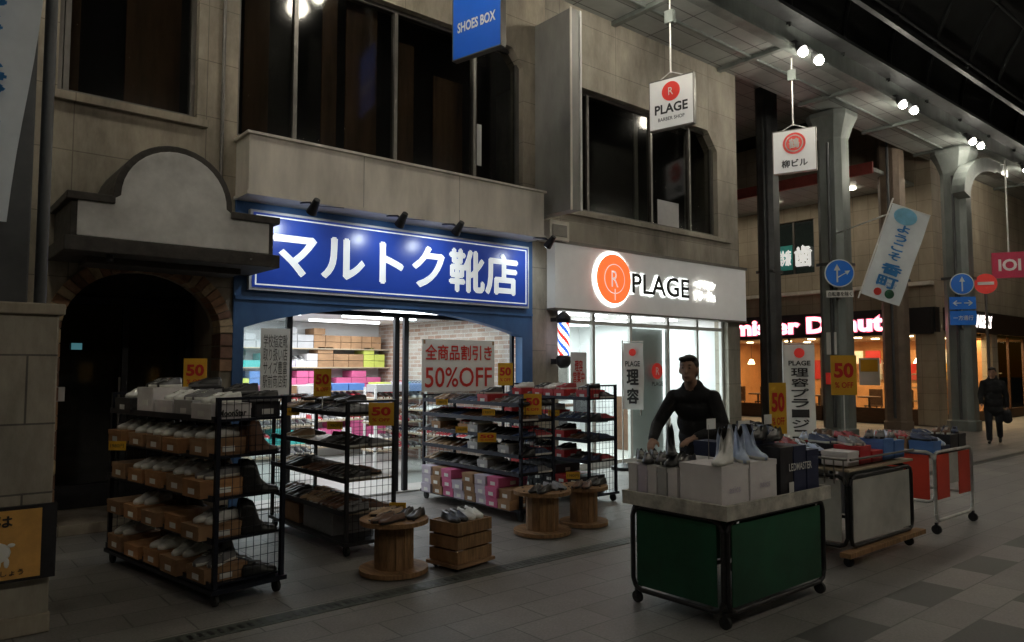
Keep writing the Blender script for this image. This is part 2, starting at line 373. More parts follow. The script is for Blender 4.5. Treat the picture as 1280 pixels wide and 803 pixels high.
window(b,1.1,2.4,4.3,6.8,[1.16]); window(b,2.83,7.05,4.2,6.35,[3.52,4.9,6.2])
for x0,x1,dy,zt in ((1.2,1.32,.28,6.8),(1.75,2.3,.32,6.8),(3.0,3.3,.32,6.2),(3.95,4.15,.25,6.8),(4.3,4.75,.3,6.8),(5.0,5.3,.26,6.0),(5.65,6.15,.3,5.7),(6.3,6.42,.3,6.8)): b.box(x0,x1,YF+dy,YF+dy+.02,4.2,zt,BROWNP)
b.box(6.28,6.36,YF+.12,YF+.13,4.5,5.1,PAPER)
n=20
arch=[(7.0-(7.0-2.95)*i/n, 2.05+.30*math.sin(math.pi*i/n)**.8) for i in range(n+1)]
b.prism([(2.83,0),(2.83,3.48),(7.2,3.48),(7.2,0),(7.0,0)]+arch+[(2.95,0)],YF-.03,YF+.12,BLUE)
b.box(2.84,7.19,YF-.05,YF-.03,2.36,2.40,BLUE)
X0,X1,Y1=2.9,7.15,12.6
b.box(X0-.1,X0,YF+.3,Y1,0,2.5,RWALL); b.box(X1,X1+.05,YF+.3,Y1,0,2.5,BRK); b.box(X0-.1,X1+.05,Y1,Y1+.1,0,2.5,RWALL)
b.box(X0-.1,X1+.05,YF+.12,Y1+.1,2.42,2.5,RWALL); b.box(X0,X1,YF+.1,Y1,0,.02,RFLR)
for y in (9.2,10.4,11.6):
    for x in (3.3,5.3): b.box(x,x+1.3,y,y+.08,2.385,2.42,TUBE)
for x in (3.52,4.98,5.12): b.box(x,x+.07,YF+.15,YF+.2,0,2.3,DARK)
for x in (2.95,6.95): b.box(x,x+.05,YF+.15,YF+.2,0,2.3,DARK)
b.box(5.2,6.95,YF+.17,YF+.175,.1,2.3,GLS); b.box(3.0,3.52,YF+.17,YF+.175,.1,2.3,GLS)
b.box(2.95,7.0,YF+.14,YF+.21,2.26,2.32,DARK)
cols=[BOXW,BOXY,BOXT,BOXB,BOXW,BOXG,BOXP,BOXW,CARD,BOXL,BOXG]
for z in (.3,.75,1.2,1.62,1.95):
    b.box(X0+.02,X1-.02,Y1-.45,Y1-.02,z-.02,z,SHELF)
    x=X0+.05
    c=random.choice(cols)
    while x<X1-.25:
        w=random.choice((.2,.22,.3)); 
        if random.random()<.3: c=random.choice(cols)
        k=random.choice((1,2,2,3))
        for j in range(k): b.box(x,x+w-.01,Y1-.42,Y1-.05,z+j*.12,z+j*.12+.112,c)
        if k==1 and random.random()<.8: pair(b,x+w/2,Y1-.25,z+.113,-90,'sneaker',random.choice((SHW,SHK,SHR,SHG)),SOLW)
        x+=w
for (sx,sy) in ((3.7,9.8),(4.9,10.6),(5.4,9.6),(6.2,11)):
    for z in (.4,.8,1.15): 
        b.box(sx,sx+.9,sy,sy+.4,z-.02,z,SHELF)
        for i in range(4): pair(b,sx+.12+i*.22,sy+.2,z,-90,'sneaker',random.choice((SHW,SHK,SHG,SHR,SHB)),SOLW)
    for i in range(3): b.box(sx+.05+i*.29,sx+.32+i*.29,sy+.05,sy+.35,1.15+.1,1.36,random.choice(cols))
    for px in (sx,sx+.87):
        b.box(px,px+.03,sy,sy+.03,0,1.3,WHITE)
for z in (.5,.9,1.3):
    b.box(X1-.35,X1,9.0,12,z-.02,z,SHELF)
    for i in range(14): pair(b,X1-.18,9.1+i*.2,z,180,'sneaker',random.choice((SHW,SHK,SHG,SHR,SHB,SHN)),SOLW)
b.done()

# ---- sign board
b=B('shop_sign_board'); y=YF-.1
b.box(2.97,7.07,y,YF-.03,2.47,3.37,WHITE); b.box(3.0,7.04,y-.01,y,2.5,3.34,SIGNB)
for (x0,x1,z0,z1) in ((3.03,7.01,3.3,3.315),(3.03,7.01,2.525,2.54),(3.03,3.045,2.54,3.3),(6.995,7.01,2.54,3.3)): b.box(x0,x1,y-.015,y-.01,z0,z1,SIGNW)
b.text('マルトク靴店',5.03,y-.016,2.92,3.6,.56,SIGNW,.035)
b.done()
b=B('metal_canopy'); b.box(2.83,7.1,7.8,YF,3.5,4.12,BOXM); b.box(2.8,7.13,7.77,YF-.002,4.12,4.15,BOXM); b.box(2.81,7.12,7.78,YF-.004,3.46,3.5,BOXM)
for x in (4.2,5.6): b.box(x,x+.006,7.796,7.8,3.5,4.12,ALU)
b.done(.006)
lens=emis('spot_lens',(.9,.97,1),8)
for x in (3.44,4.55,5.37,6.94):
    b=B('sign_spotlight'); b.tube([(x,7.85,3.46),(x,7.6,3.42),(x,7.5,3.36)],.012,DARK)
    b.cyl((x,7.42,3.42),(x,7.56,3.3),.035,BLK,.06,n=14); b.cyl((x,7.555,3.305),(x,7.565,3.296),.05,lens,n=14)
    b.tube([(x,7.8,3.47),(x+.2,7.78,3.44),(x+.5,7.78,3.46)],.005,BLK,n=5); b.done()
    l=bpy.data.lights.new('sign_spot','SPOT'); l.energy=14; l.color=(.85,.94,1); l.spot_size=R(120); l.spot_blend=.9; l.shadow_soft_size=.05
    o=bpy.data.objects.new('sign_spot',l); COL.objects.link(o); o.location=(x,7.58,3.28); d=Vector((0,.52,-.35)); o.rotation_euler=d.to_track_quat('-Z','Y').to_euler()
# ---- arched canopy over entrance
b=B('arched_entrance_canopy')
def archp(dx,dz,r): return [(1.12+dx,2.68+dz),(1.12+dx,3.07),(1.45,3.12)]+[(1.98-r*math.cos(math.pi*i/20),3.16+r*1.02*math.sin(math.pi*i/20)) for i in range(21)]+[(2.5,3.12),(2.93-dx,3.07),(2.93-dx,2.68+dz)]
b.prism(archp(0,0,.53),7.34,YF,ARCHD)
b.prism(archp(.05,.08,.47),7.325,7.34,ARCHW)
b.box(1.07,2.98,7.28,YF-.01,2.62,2.75,ARCHD); b.box(1.08,1.46,7.29,YF-.01,3.07,3.14,ARCHD); b.box(2.49,2.98,7.29,YF-.01,3.07,3.14,ARCHD)
b.cyl((1.45,7.4,2.56),(1.45,7.4,2.62),.03,DARK); b.box(1.3,2.7,7.6,8.0,2.56,2.62,ARCHD); b.done(.008)
DUCT=mat('duct_panel',(.33,.33,.31),.6,0,2,.3,stretch=(1,1,.4))
b=B('projecting_duct_box'); b.box(7.28,7.47,7.42,YF-.001,3.85,6.8,DUCT); b.box(7.45,7.49,7.40,7.44,3.85,6.8,WHITE); b.box(7.26,7.3,7.41,7.43,3.84,6.81,BOXM); b.done(.01)
b=B('wall_utility_box'); b.box(7.35,7.75,7.95,YF-.001,3.5,3.8,BOXM); b.box(7.4,7.7,7.94,7.95,3.56,3.74,ALU); b.done(.008)

b=B('barber_shop_building')
wallbox(b,7.5,12.6,3.48,4.1,CONC2); wallbox(b,7.5,8.0,4.1,9,CONC2); wallbox(b,11.95,12.6,4.1,9,CONC2); wallbox(b,8.0,11.95,6.1,9,CONC2)
wallbox(b,7.5,7.75,0,3.48,CONC2); wallbox(b,12.2,12.6,0,3.48,CONC2); wallbox(b,7.75,12.2,2.5,3.48,CONC2)
b.box(12.3,12.6,YF+.3,22,0,9,CONC2)
b.prism([(11.95,6.1),(11.95,5.75),(11.65,6.1)],YF+.003,YF+.28,CONC2); b.prism([(8.0,6.1),(8.3,6.1),(8.0,5.75)],YF+.003,YF+.28,CONC2)
b.box(7.9,12.3,YF-.05,YF,4.0,4.07,CONC2)
window(b,8.0,11.95,4.1,6.1,[8.5,10.1,11.2])
for x0,x1 in ((8.1,8.3),(9.95,10.05),(11.4,11.6)): b.box(x0,x1,YF+.35,YF+.37,4.1,6.1,DUCT)
b.box(10.3,10.9,YF+.12,YF+.13,4.15,4.6,BOXG)
b.box(7.52,12.55,YF-.18,YF,2.5,3.48,FASC); b.box(7.5,12.58,YF-.2,YF-.001,3.48,3.53,ALU); b.box(7.51,12.57,YF-.19,YF-.001,2.47,2.5,ALU)
yy=YF-.18
b.disc(8.76,yy-.01,3.02,.44,HALO,t=.008); b.disc(8.76,yy-.04,3.02,.395,ORNG,t=.02); b.disc(8.76,yy-.062,3.02,.24,LITP,t=.002); b.disc(8.76,yy-.065,3.02,.225,ORNG,t=.002); b.text('R',8.76,yy-.07,3.02,.16,.26,LITP)
b.box(8.75,8.77,yy-.072,yy-.07,2.68,2.86,LITP)
b.text('PLAGE',9.95,yy-.012,2.99,1.5,.32,HALO2,.05); b.text('PLAGE',9.95,yy-.05,2.99,1.5,.32,TXTB,.018)
b.text('ヘアサロン',11.2,yy-.03,3.1,.62,.14,HALO,.03); b.text('プラージュ',11.2,yy-.03,2.9,.62,.17,HALO,.03)
X0,X1,Y1=7.75,12.2,12.2
b.box(X0-.1,X0,YF+.3,Y1,0,2.6,RWALL); b.box(X1,X1+.06,YF+.3,Y1,0,2.6,RWALL); b.box(X0-.1,X1,Y1,Y1+.1,0,2.6,RWALL)
b.box(X0-.1,X1+.05,YF+.31,Y1+.1,2.55,2.6,RWALL); b.box(X0,X1,YF+.05,Y1,0,.02,RFLR)
for y in (9,10.2,11.4):
    for x in (8.2,10.2): b.box(x,x+1.5,y,y+.2,2.52,2.55,TUBE)
for x in (7.75,8.6,9.5,10.5,11.35,12.13): b.box(x,x+.06,YF+.1,YF+.16,0,2.5,WHITE)
b.box(7.75,12.2,YF+.105,YF+.155,2.3,2.36,WHITE); b.box(7.75,12.2,YF+.105,YF+.155,0.02,.1,WHITE)
b.box(7.8,12.15,YF+.13,YF+.135,.1,2.3,GLS)
b.disc(10.2,YF+.1,1.55,.14,RED); b.text('R',10.2,YF+.085,1.55,.09,.13,PAPER); b.text('PLAGE',10.2,YF+.09,1.33,.3,.07,TXTB,.02)
b.box(9.6,10.48,YF+.2,YF+.22,.1,2.28,mat('frosted_door_film',(.7,.72,.72),.6,0,2,.05)); b.box(9.7,9.72,YF+.04,YF+.07,.8,1.5,ALU)
b.box(8.1,8.45,YF+.09,YF+.1,1.2,1.85,PAPER); b.text('理容\n営業中',8.27,YF+.085,1.55,.25,.35,REDT,.02)
b.box(7.9,8.5,10.5,11.2,.02,1.0,WHITE)
for x in (8.8,10.0,11.2):
    b.box(x,x+.6,Y1-.06,Y1-.01,.9,2.0,ALU); b.box(x-.1,x+.7,Y1-.4,Y1-.06,.75,.8,WOODD)
    b.cyl((x+.3,Y1-1,.02),(x+.3,Y1-1,.45),.1,ALU); b.box(x+.05,x+.55,Y1-1.3,Y1-.8,.45,.58,BLK); b.box(x+.08,x+.52,Y1-.82,Y1-.72,.58,1.25,BLK)
b.box(10.9,11.7,9.4,9.9,.02,1.05,WOODD)
for x,c in ((10.95,BOXB),(11.1,RED),(11.5,YEL)): b.box(x,x+.12,9.45,9.5,1.06,1.25,c)
b.done()

# ---- barber pole
b=B('barber_pole').at(7.62,7.95,0)
b.lathe([(.05,1.6),(.09,1.64),(.11,1.68),(.11,1.76),(.09,1.79)],DARK,sm=True); b.lathe([(.09,2.27),(.11,2.3),(.11,2.36),(.07,2.41),(.03,2.44)],DARK,sm=True)
PR=emis('pole_red',(.9,.05,.04),1.2); PB=emis('pole_blue',(.04,.15,.8),1.2); PW=emis('pole_white',(.95,1,1),1.8)
nn=24; mm=20; v=[(.085*math.cos(2*math.pi*i/nn),.085*math.sin(2*math.pi*i/nn),1.79+.48*j/mm) for j in range(mm+1) for i in range(nn)]
f=[];ml=[]
for j in range(mm):
    for i in range(nn):
        f.append((j*nn+i,j*nn+(i+1)%nn,(j+1)*nn+(i+1)%nn,(j+1)*nn+i)); k=(i+j)%12; ml.append(PR if k<3 else PB if 6<=k<9 else PW)
b.add(v,f,None,True,ml); b.box(-.03,.03,.05,.27,1.66,1.74,DARK); b.box(-.03,.03,.05,.27,2.3,2.36,DARK); b.done()

# ------------------------------------------------------------ arcade roof
b=B('arcade_roof')
b.box(-12,48,6.85,YF+.0,7.4,7.5,SOFF)
b.box(-12,48,6.72,6.85,7.32,7.75,STEEL); b.box(-12,48,6.62,6.72,7.30,7.36,STEEL)
b.box(-12,48,7.45,7.5,7.36,7.4,STEEL)
for i in range(20): b.box(-12+i*3,-11.9+i*3,6.86,YF,7.33,7.4,STEEL)
b.box(-12,48,6.0,6.1,8.3,8.42,STEELD); b.box(-12,48,6.4,6.72,7.75,7.82,STEELD)
n=20; cy,ry,rz,z0=1.85,5.0,4.6,7.7
pr=[(cy+ry*math.cos(math.pi*i/n),z0+rz*math.sin(math.pi*i/n)) for i in range(n+1)]
v=[(x,y,z) for x in (-12,48) for y,z in pr]; b.add(v,[(i,i+1,n+2+i,n+1+i) for i in range(n)],ROOFD,True)
for k in range(31):
    x=-12+k*2
    for (y0,a0),(y1,a1) in zip(pr,pr[1:]): b.cyl((x,cy+(y0-cy)*.97,z0+(a0-z0)*.97),(x,cy+(y1-cy)*.97,z0+(a1-z0)*.97),.05,RIB,n=6,caps=False)
for i in (2,4,6,8,10): b.cyl((-12,cy+(pr[i][0]-cy)*.965,z0+(pr[i][1]-z0)*.965),(48,cy+(pr[i][0]-cy)*.965,z0+(pr[i][1]-z0)*.965),.04,RIB,n=6)
b.box(-12,48,-3.15,-3,7.3,7.8,STEEL); b.box(-12,48,-4.5,-3.15,7.4,7.5,SOFF)
b.box(-12,48,YF+.3,30,9,9.1,ROOFD)
b.done()
for x in (-3.6,.4,4.4,8.4,12.4,16.5,20.5,24.6):
    for y in (6.62,-3.0):
        b=B('arcade_lamp'); s=1 if y>0 else -1
        for dx in (-.28,.28):
            b.cyl((x+dx,y,7.36),(x+dx,y-.1*s,7.22),.05,STEELD,.1,n=14); b.sph((x+dx,y-.12*s,7.18),.08,BULB)
        b.box(x-.4,x+.4,y-.04,y+.04,7.36,7.4,STEELD); b.done()
        l=bpy.data.lights.new('arcade_lamp_light','POINT' if y>0 else 'SPOT'); l.energy=42 if y>0 else 84; l.color=(1,.92,.76); l.shadow_soft_size=.15
        if y<0: l.spot_size=R(176); l.spot_blend=.12
        o=bpy.data.objects.new('arcade_lamp_light',l); COL.objects.link(o); o.location=(x,y-.22*s,6.98)

# ------------------------------------------------------------ columns
b=B('arcade_column')
b.box(-.3,.78,5.36,6.1,0,1.93,TILE); b.box(-.33,.81,5.33,6.13,1.93,2.0,CONC); b.box(-.2,.62,5.46,6.0,2.0,7.4,STEELD)
b.cyl((.69,5.5,2.0),(.69,5.5,7.3),.035,STEELD); b.box(-.3,.79,5.345,6.11,0,.12,CONC); b.done(.01)
def column(x,y,r,top,mt,cap=True,rz=0):
    b=B('arcade_column').at(x,y,0,rz)
    def ring(k): return [(k,k*.6),(k*.6,k),(-k*.6,k),(-k,k*.6),(-k,-k*.6),(-k*.6,-k),(k*.6,-k),(k,-k*.6)]
    zs=[(0,r*1.15),(.25,r*1.15),(.27,r),(top-.6,r),(top-.35,r*1.25),(top-.1,r*1.6),(top,r*1.6)] if cap else [(0,r*1.1),(.2,r*1.1),(.22,r),(top,r)]
    v=[(a,c,z) for z,k in zs for a,c in ring(k)]
    b.add(v,[(j*8+i,j*8+(i+1)%8,(j+1)*8+(i+1)%8,(j+1)*8+i) for j in range(len(zs)-1) for i in range(8)],mt)
    b.box(-r*1.06,r*1.06,-r*1.06,r*1.06,3.9,3.97,STEELD); b.cyl((-r*1.15,-.05,.3),(-r*1.15,-.05,top-.7),.035,STEELD)
    return b
b=column(16.3,8.1,.29,7.38,STEEL); b.box(-.36,-.26,-.16,.12,1.24,1.5,RED); b.box(-.33,-.26,-.12,.1,1.9,2.4,PAPER); b.done(.01)
b=column(16.3,9.75,.22,8.9,STEELD,False); b.done(.01)
b=column(21.3,7.3,.3,7.3,STEEL); b.done(.01)
b=column(20.4,8.55,.28,8.9,mat('brown_column',(.2,.15,.11),.6,0,3,.3),False); b.done(.01)
b=B('curved_roof_bracket')
q=[(22.6-2.3*math.cos(math.pi/2*i/10),6.0+1.2*math.sin(math.pi/2*i/10)) for i in range(11)]
b.prism(q+[(23.6,7.2),(23.6,6.9),(22.7,6.9)]+[(22.6-1.9*math.cos(math.pi/2*i/10),5.9+.95*math.sin(math.pi/2*i/10)) for i in range(10,-1,-1)],6.75,7.05,STEEL); b.done()

# ------------------------------------------------------------ corner cafe building
XD=22
b=B('corner_cafe_building')
def dw(y0,y1,z0,z1,mt=TAN): b.box(XD,XD+.3,y0,y1,z0,z1,mt)
dw(8.15,30,3.3,4.6); dw(8.15,30,6.3,9); dw(8.15,11.6,4.6,6.3); dw(13.0,14.3,4.6,6.3); dw(16.5,30,4.6,6.3)
dw(8.15,8.7,0,2.6); dw(11.2,11.5,0,2.6); dw(16.5,30,0,2.6)
b.box(XD+.3,40,8.15,8.45,3.3,9,TANX); b.box(XD+.3,XD+.6,8.15,8.45,0,3.3,TANX); b.box(26.3,26.8,8.15,8.45,0,3.3,TANX); b.box(31,40,8.15,8.45,0,3.3,TANX)
DIM=mat('dim_room_glow',(.12,.16,.14),.8,emit=.12)
for y0,y1 in ((11.6,13.0),(14.3,16.5)):
    b.box(XD+.1,XD+.11,y0,y1,4.6,6.3,GLSD); b.box(XD+.6,XD+.7,y0-.2,y1+.2,4.4,6.5,DIM)
    for y in (y0,(y0+y1)/2,y1-.05): b.box(XD+.06,XD+.14,y,y+.05,4.6,6.3,ALU)
b.at(XD,0,0,-90)
b.box(-12.9,-12.35,.02,.03,4.75,5.55,BOXT); b.text('診療',-12.6,.01,5.15,.4,.5,LITP,.03); b.text('歯',-11.98,.0,5.15,.55,.65,LITP,.05)
b.at()
b.box(XD-.25,XD,8.16,16.6,3.9,4.0,BOXM)
dw(8.16,16.6,2.6,3.3,DARK); b.box(XD-.12,XD-.001,8.2,16.5,2.55,3.28,BLK)
b.at(XD-.14,0,0,-90); b.text('mister Donut',-11.95,-.01,2.93,4.9,.46,NEON,.06); b.text('mister Donut',-11.95,-.025,2.93,4.9,.46,NEONW,.012); b.at()
b.box(XD,XD+5,16.5,16.6,0,2.6,WARM); b.box(27,27.1,8.5,16.5,0,2.6,WARM); b.box(XD+.3,31,8.45,16.5,2.55,2.6,mat('cafe_ceiling',(.5,.35,.2),.7)); b.box(XD,31,8.2,16.5,0,.02,WOODD)
for y in (9.5,10.5,11.3,12.5,13.5,14.7): b.box(XD-.01,XD+.05,y,y+.06,0,2.6,WOODD)
b.box(XD,XD+.04,8.7,16.5,0,.45,WOODD); b.box(XD+.02,XD+.03,8.7,16.5,.45,2.6,GLS)
for x in (22.8,24,25.3):
    for y in (9.2,10.7,12.2,13.7,15.2): b.cyl((x,y,2.52),(x,y,2.55),.12,WARMT,n=12)
for i,y in enumerate((9.3,10.2,11.8,12.8,14,15)):
    c=(YEL,RED,PAPER,WARM,BOXR,PAPER)[i]; b.box(26.9,26.99,y,y+.7,1.2,1.9,c)
    b.cyl((23,y+.3,.02),(23,y+.3,.7),.03,DARK); b.cyl((23,y+.3,.7),(23,y+.3,.74),.32,WOODD,n=20)
    b.box(23.45,23.5,y+.1,y+.5,.45,.95,WOODD); b.box(23.1,23.5,y+.1,y+.5,.42,.46,WOODD)
    for px in (23.12,23.45):
        for py in (y+.12,y+.46): b.box(px,px+.03,py,py+.03,.02,.42,WOODD)
    b.cyl((23.9,y+.1,2.5),(23.9,y+.1,1.9),.008,DARK); b.cyl((23.9,y+.1,1.75),(23.9,y+.1,1.92),.13,WARMT,.05)
b.box(25.2,25.8,9,13,.02,1.1,WARM); b.box(25.25,25.75,9.1,12.9,1.1,1.4,GLS)
for i in range(7): b.box(25.9,25.95,9.0+i*.6,9.5+i*.6,1.75,2.2,(PAPER,YEL,CARD2,PAPER,BOXR,PAPER,YEL)[i])
b.box(XD-.02,XD,9.7,10.3,1.1,1.9,PAPER); b.box(XD-.03,XD-.02,9.75,10.25,1.5,1.85,YEL)
b.box(22.5,40,8.02,8.14,2.65,3.3,BLK); b.text('MOON BAKERY',24.4,8.0,3.0,3.0,.34,NEONW,.04); b.disc(22.75,8.01,3.0,.18,NEON)
for x in (22.6,23.6,24.7,26.2,28,29.5): b.box(x,x+.07,8.2,8.27,0,2.6,WOODD)
b.box(22.6,31,8.22,8.23,.3,2.6,GLS); b.box(22.6,31,8.2,8.25,0,.3,WOODD)
for x in (23.4,24.8,27.5,29): 
    for z in (.6,1.0,1.4): 
        b.box(x,x+.9,9,9.4,z,z+.04,SHELF)
        for i in range(4): b.sph((x+.12+i*.22,9.2,z+.1),(.09,.12,.06),random.choice((CARD,YEL,CARD2,WARM)))
b.done()
b=B('side_street_canopy'); b.box(19.5,22,8.6,24,6.75,6.85,SOFF); b.box(19.42,19.5,8.6,24,6.7,7.0,mat('canopy_red_edge',(.25,.05,.04),.5)); b.box(12.6,19.42,8.3,24,8.5,8.6,SOFF)
cdl=emis('canopy_downlight',(1,.9,.7),14)
for y in (9.8,12.2,14.6,17): b.cyl((20.8,y,6.7),(20.8,y,6.75),.11,cdl,n=14)
b.done()
def area(name,x,y,z,sx,sy,e,c,rot=(0,0,0)):
    l=bpy.data.lights.new(name,'AREA'); l.shape='RECTANGLE'; l.size=sx; l.size_y=sy; l.energy=e; l.color=c
    o=bpy.data.objects.new(name,l); COL.objects.link(o); o.location=(x,y,z); o.rotation_euler=rot; return o
area('shoe_shop_ceiling_light',5,10.3,2.37,3.6,3.2,160,(.92,.97,1)); area('barber_ceiling_light',10,10.2,2.5,3.8,3,240,(.98,1,.98))
area('cafe_ceiling_light',24.3,12.3,2.5,3.6,7,330,(1,.6,.28)); area('bakery_light',27,8.9,2.5,7,.8,230,(1,.66,.36))
area('canopy_light',20.8,12,6.65,.6,8,30,(1,.9,.72))

# ------------------------------------------------------------ hanging signs
def hang(name,x,y,z0,z1,w,mt,rz,extra):
    b=B(name).at(x,y,0,rz); b.box(-w/2,w/2,-.04,.04,z0,z1,mt)
    for (a,c,e,f) in ((-w/2-.012,w/2+.012,z1,z1+.015),(-w/2-.012,w/2+.012,z0-.015,z0),(-w/2-.012,-w/2,z0,z1),(w/2,w/2+.012,z0,z1)): b.box(a,c,-.045,.045,e,f,ALU)
    b.cyl((-.02,0,z1+.1),(-.02,0,7.38),.014,WHITE); b.box(-.09,.05,-.05,.05,6.95,7.15,STEEL); b.tube([(-w*.35,0,z1),(-.02,0,z1+.12),(w*.35,0,z1)],.008,WHITE)
    extra(b); b.done()
def e1(b): b.text('SHOES BOX',0,-.046,5.8,.6,.12,PAPER,.03)
hang('hanging_shop_sign',5.3,7.0,5.42,6.35,.76,HBLUE,-78,e1)
def e2(b):
    b.disc(0,-.041,5.86,.15,RED); b.text('R',0,-.053,5.86,.08,.12,PAPER); b.text('PLAGE',0,-.045,5.6,.54,.14,TXTB,.03); b.text('BARBER SHOP',0,-.045,5.44,.44,.055,TXTB,.01)
hang('hanging_shop_sign',9.05,7.0,5.3,6.06,.72,HWHITE,-78,e2)
def e3(b):
    b.disc(0,-.041,5.75,.2,RED); b.disc(0,-.052,5.75,.16,PAPER,t=.003); b.disc(0,-.056,5.75,.14,RED,t=.003); b.text('鶴',0,-.062,5.75,.18,.18,PAPER,.03); b.text('柳ビル',0,-.045,5.38,.45,.14,TXTB,.04)
hang('hanging_shop_sign',12.65,7.0,5.22,6.0,.74,HWHITE,-70,e3)
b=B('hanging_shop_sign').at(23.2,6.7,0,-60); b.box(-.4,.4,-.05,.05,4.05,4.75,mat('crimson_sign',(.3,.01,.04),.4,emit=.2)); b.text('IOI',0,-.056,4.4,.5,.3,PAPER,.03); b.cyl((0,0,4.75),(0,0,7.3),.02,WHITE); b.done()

CY=mat('banner_cyan',(.2,.5,.7),.7)
def banner(x,y,zc,w,h,rz,tilt,body,pole_to):
    b=B('street_banner'); b.M=Matrix.Translation((x,y,zc))@Matrix.Rotation(R(rz),4,'Z')@Matrix.Rotation(R(tilt),4,'Y')
    n=12; v=[];
    for j in range(n+1):
        for i in range(7):
            v.append((w*(i/6-.5),.03*math.sin(j*.9+i*.5)*(1-abs(i/6-.5)),h*(j/n-.5)))
    b.add(v,[(j*7+i,j*7+i+1,j*7+i+8,j*7+i+7) for j in range(n) for i in range(6)],BANN,True)
    k=len(body); 
    for i,ch in enumerate(body):
        big=i>=k-2; s=.5 if big else .3
        b.text(ch,w*(0 if big else -.04),-.045,h*(.27-.1*i if not big else .27-.1*(k-2)-.04-.14*(i-k+2)),w*s,h*(.11 if big else .075),BTXT,.06)
    b.disc(-w*.1,-.045,h*.4,w*.22,CY,t=.002,n=20,rx=w*.3); b.text('WELCOME TO\nSAKAEMACHI',0,-.045,-h*.33,w*.5,h*.05,BTXT); b.disc(w*.15,-.045,-h*.42,w*.12,GREEN,t=.002); b.disc(-w*.15,-.045,-h*.43,w*.1,REDT,t=.002)
    b.cyl((-w/2-.02,0,-h/2-.1),(-w/2-.02,0,h/2+.1),.014,WHITE); b.cyl((-w/2-.02,0,h/2),(w/2,0,h/2),.01,WHITE)
    b.M=Matrix(); b.tube([(x,y,zc+h*.45),pole_to],.015,WHITE); b.done()
banner(14.3,5.95,3.72,.72,1.8,-45,20,'ようこそ香町',(16.0,7.9,4.6))
banner(.36,4.95,3.55,.42,2.25,-25,6,'ようこそ香町',(.4,5.4,4.7))

def nobori(name,x,y,z0,z1,w,rz,body):
    b=B(name).at(x,y,0,rz); b.cyl((-w/2-.01,0,.0),(-w/2-.01,0,z1+.05),.012,WHITE); b.cyl((-w/2-.01,0,z1+.02),(w/2,0,z1+.02),.008,WHITE)
    n=10; v=[(w*(i/4-.5),.02*math.sin(j*.8+i),z0+(z1-z0)*j/n) for j in range(n+1) for i in range(5)]
    b.add(v,[(j*5+i,j*5+i+1,j*5+i+6,j*5+i+5) for j in range(n) for i in range(4)],PAPER,True)
    b.disc(0,-.03,z1-.15,w*.17,RED,t=.002); b.text('PLAGE',0,-.03,z1-.33,w*.7,.08,TXTB,.03)
    k=len(body); hh=(z1-z0-.45)
    for i,ch in enumerate(body): b.text(ch,0,-.03,z1-.42-hh*(i+.4)/k,w*.55,hh/k*.78,TXTB,.04)
    b.lathe([(.2,0),(.2,.05),(.05,.1)],BLK,x=-w/2); b.done()
nobori('nobori_banner',12.35,6.85,.3,2.02,.52,-50,'理容プラージュ')
nobori('nobori_banner',9.0,7.8,.95,2.0,.34,-68,'理容')

b=B('paper_notice').at(3.3,YF-.06,0); b.box(-.17,.17,0,.004,1.3,2.05,PAPER); b.text('学校指定靴\n取り扱い店\nサイズ豊富\n駅前商店街',0,-.003,1.68,.28,.6,TXTB,.0); b.done()
b=B('paper_sale_sign').at(5.86,YF-.06,0); b.box(-.6,.6,0,.004,1.29,1.98,PAPER); b.text('全商品割引き',0,-.003,1.81,1.1,.2,REDT,.02); b.text('50%OFF',0,-.003,1.48,1.1,.26,REDT,.01)
for px in (-.58,.56): b.box(px,px+.03,-.004,-.002,1.92,1.97,CARD)
b.done()
def card(x,y,z,w,h,rz=-40,stick=0):
    b=B('price_card').at(x,y,0,rz); b.box(-w/2,w/2,0,.004,z-h/2,z+h/2,YEL)
    b.text('50',0,-.003,z+h*.12,w*.7,h*.34,REDT,.04); b.text('% OFF',0,-.003,z-h*.25,w*.7,h*.14,REDT,.02)
    if stick: b.cyl((0,.01,z-h/2-stick),(0,.01,z+h/2),.006,WHITE,n=6)
    b.done()
card(2.02,6.75,1.55,.19,.27,stick=.2,rz=-25); card(3.0,6.3,1.47,.16,.25,stick=.2); card(3.28,5.72,1.2,.22,.2); card(6.3,7.7,1.52,.2,.3)
card(5.2,5.9,1.22,.19,.22); card(5.6,3.3,1.27,.17,.42,stick=.5,rz=-20); card(7.35,3.6,1.53,.26,.4,stick=.7); card(4.9,6.3,.86,.2,.1)
for p in ((2.98,6.0,1.1),(2.98,6.9,1.18),(5.0,6.4,1.12),(5.0,6.9,.9),(6.25,6.7,1.05),(5.3,5.4,.52),(3.2,5.3,.47),(1.35,6.4,1.0),(5.0,7.3,1.2),(6.2,7.2,.95)):
    b=B('price_tag').at(*p,-45); b.box(-.07,.07,0,.003,-.035,.035,YEL); b.text('1980円',0,-.002,0,.11,.03,TXTB); b.done()

b=B('dog_notice_board').at(.36,5.3,0); 
b.box(-.45,.44,0,.03,.34,.78,DARK); b.box(-.43,.36,-.01,0,.36,.76,mat('orange_poster',(.7,.38,.1),.6)); b.text('犬のフンは',.0,-.013,.70,.42,.07,TXTB,.04)
b.sph((.12,-.012,.52),(.09,.004,.065),PAPER); b.sph((.07,-.014,.585),(.065,.004,.05),PAPER); b.sph((.03,-.016,.62),(.02,.004,.035),TXTB); b.sph((.055,-.019,.59),(.008,.002,.008),TXTB); b.sph((.09,-.019,.59),(.008,.002,.008),TXTB); b.sph((.07,-.02,.57),(.012,.002,.008),TXTB); b.sph((.21,-.014,.56),(.02,.004,.012),PAPER)
for dx in (.06,.1,.15,.19): b.sph((dx,-.012,.46),(.014,.004,.03),PAPER)
b.text('フンをしたら片付けましょう',.0,-.013,.4,.55,.035,TXTB,.02); b.done()

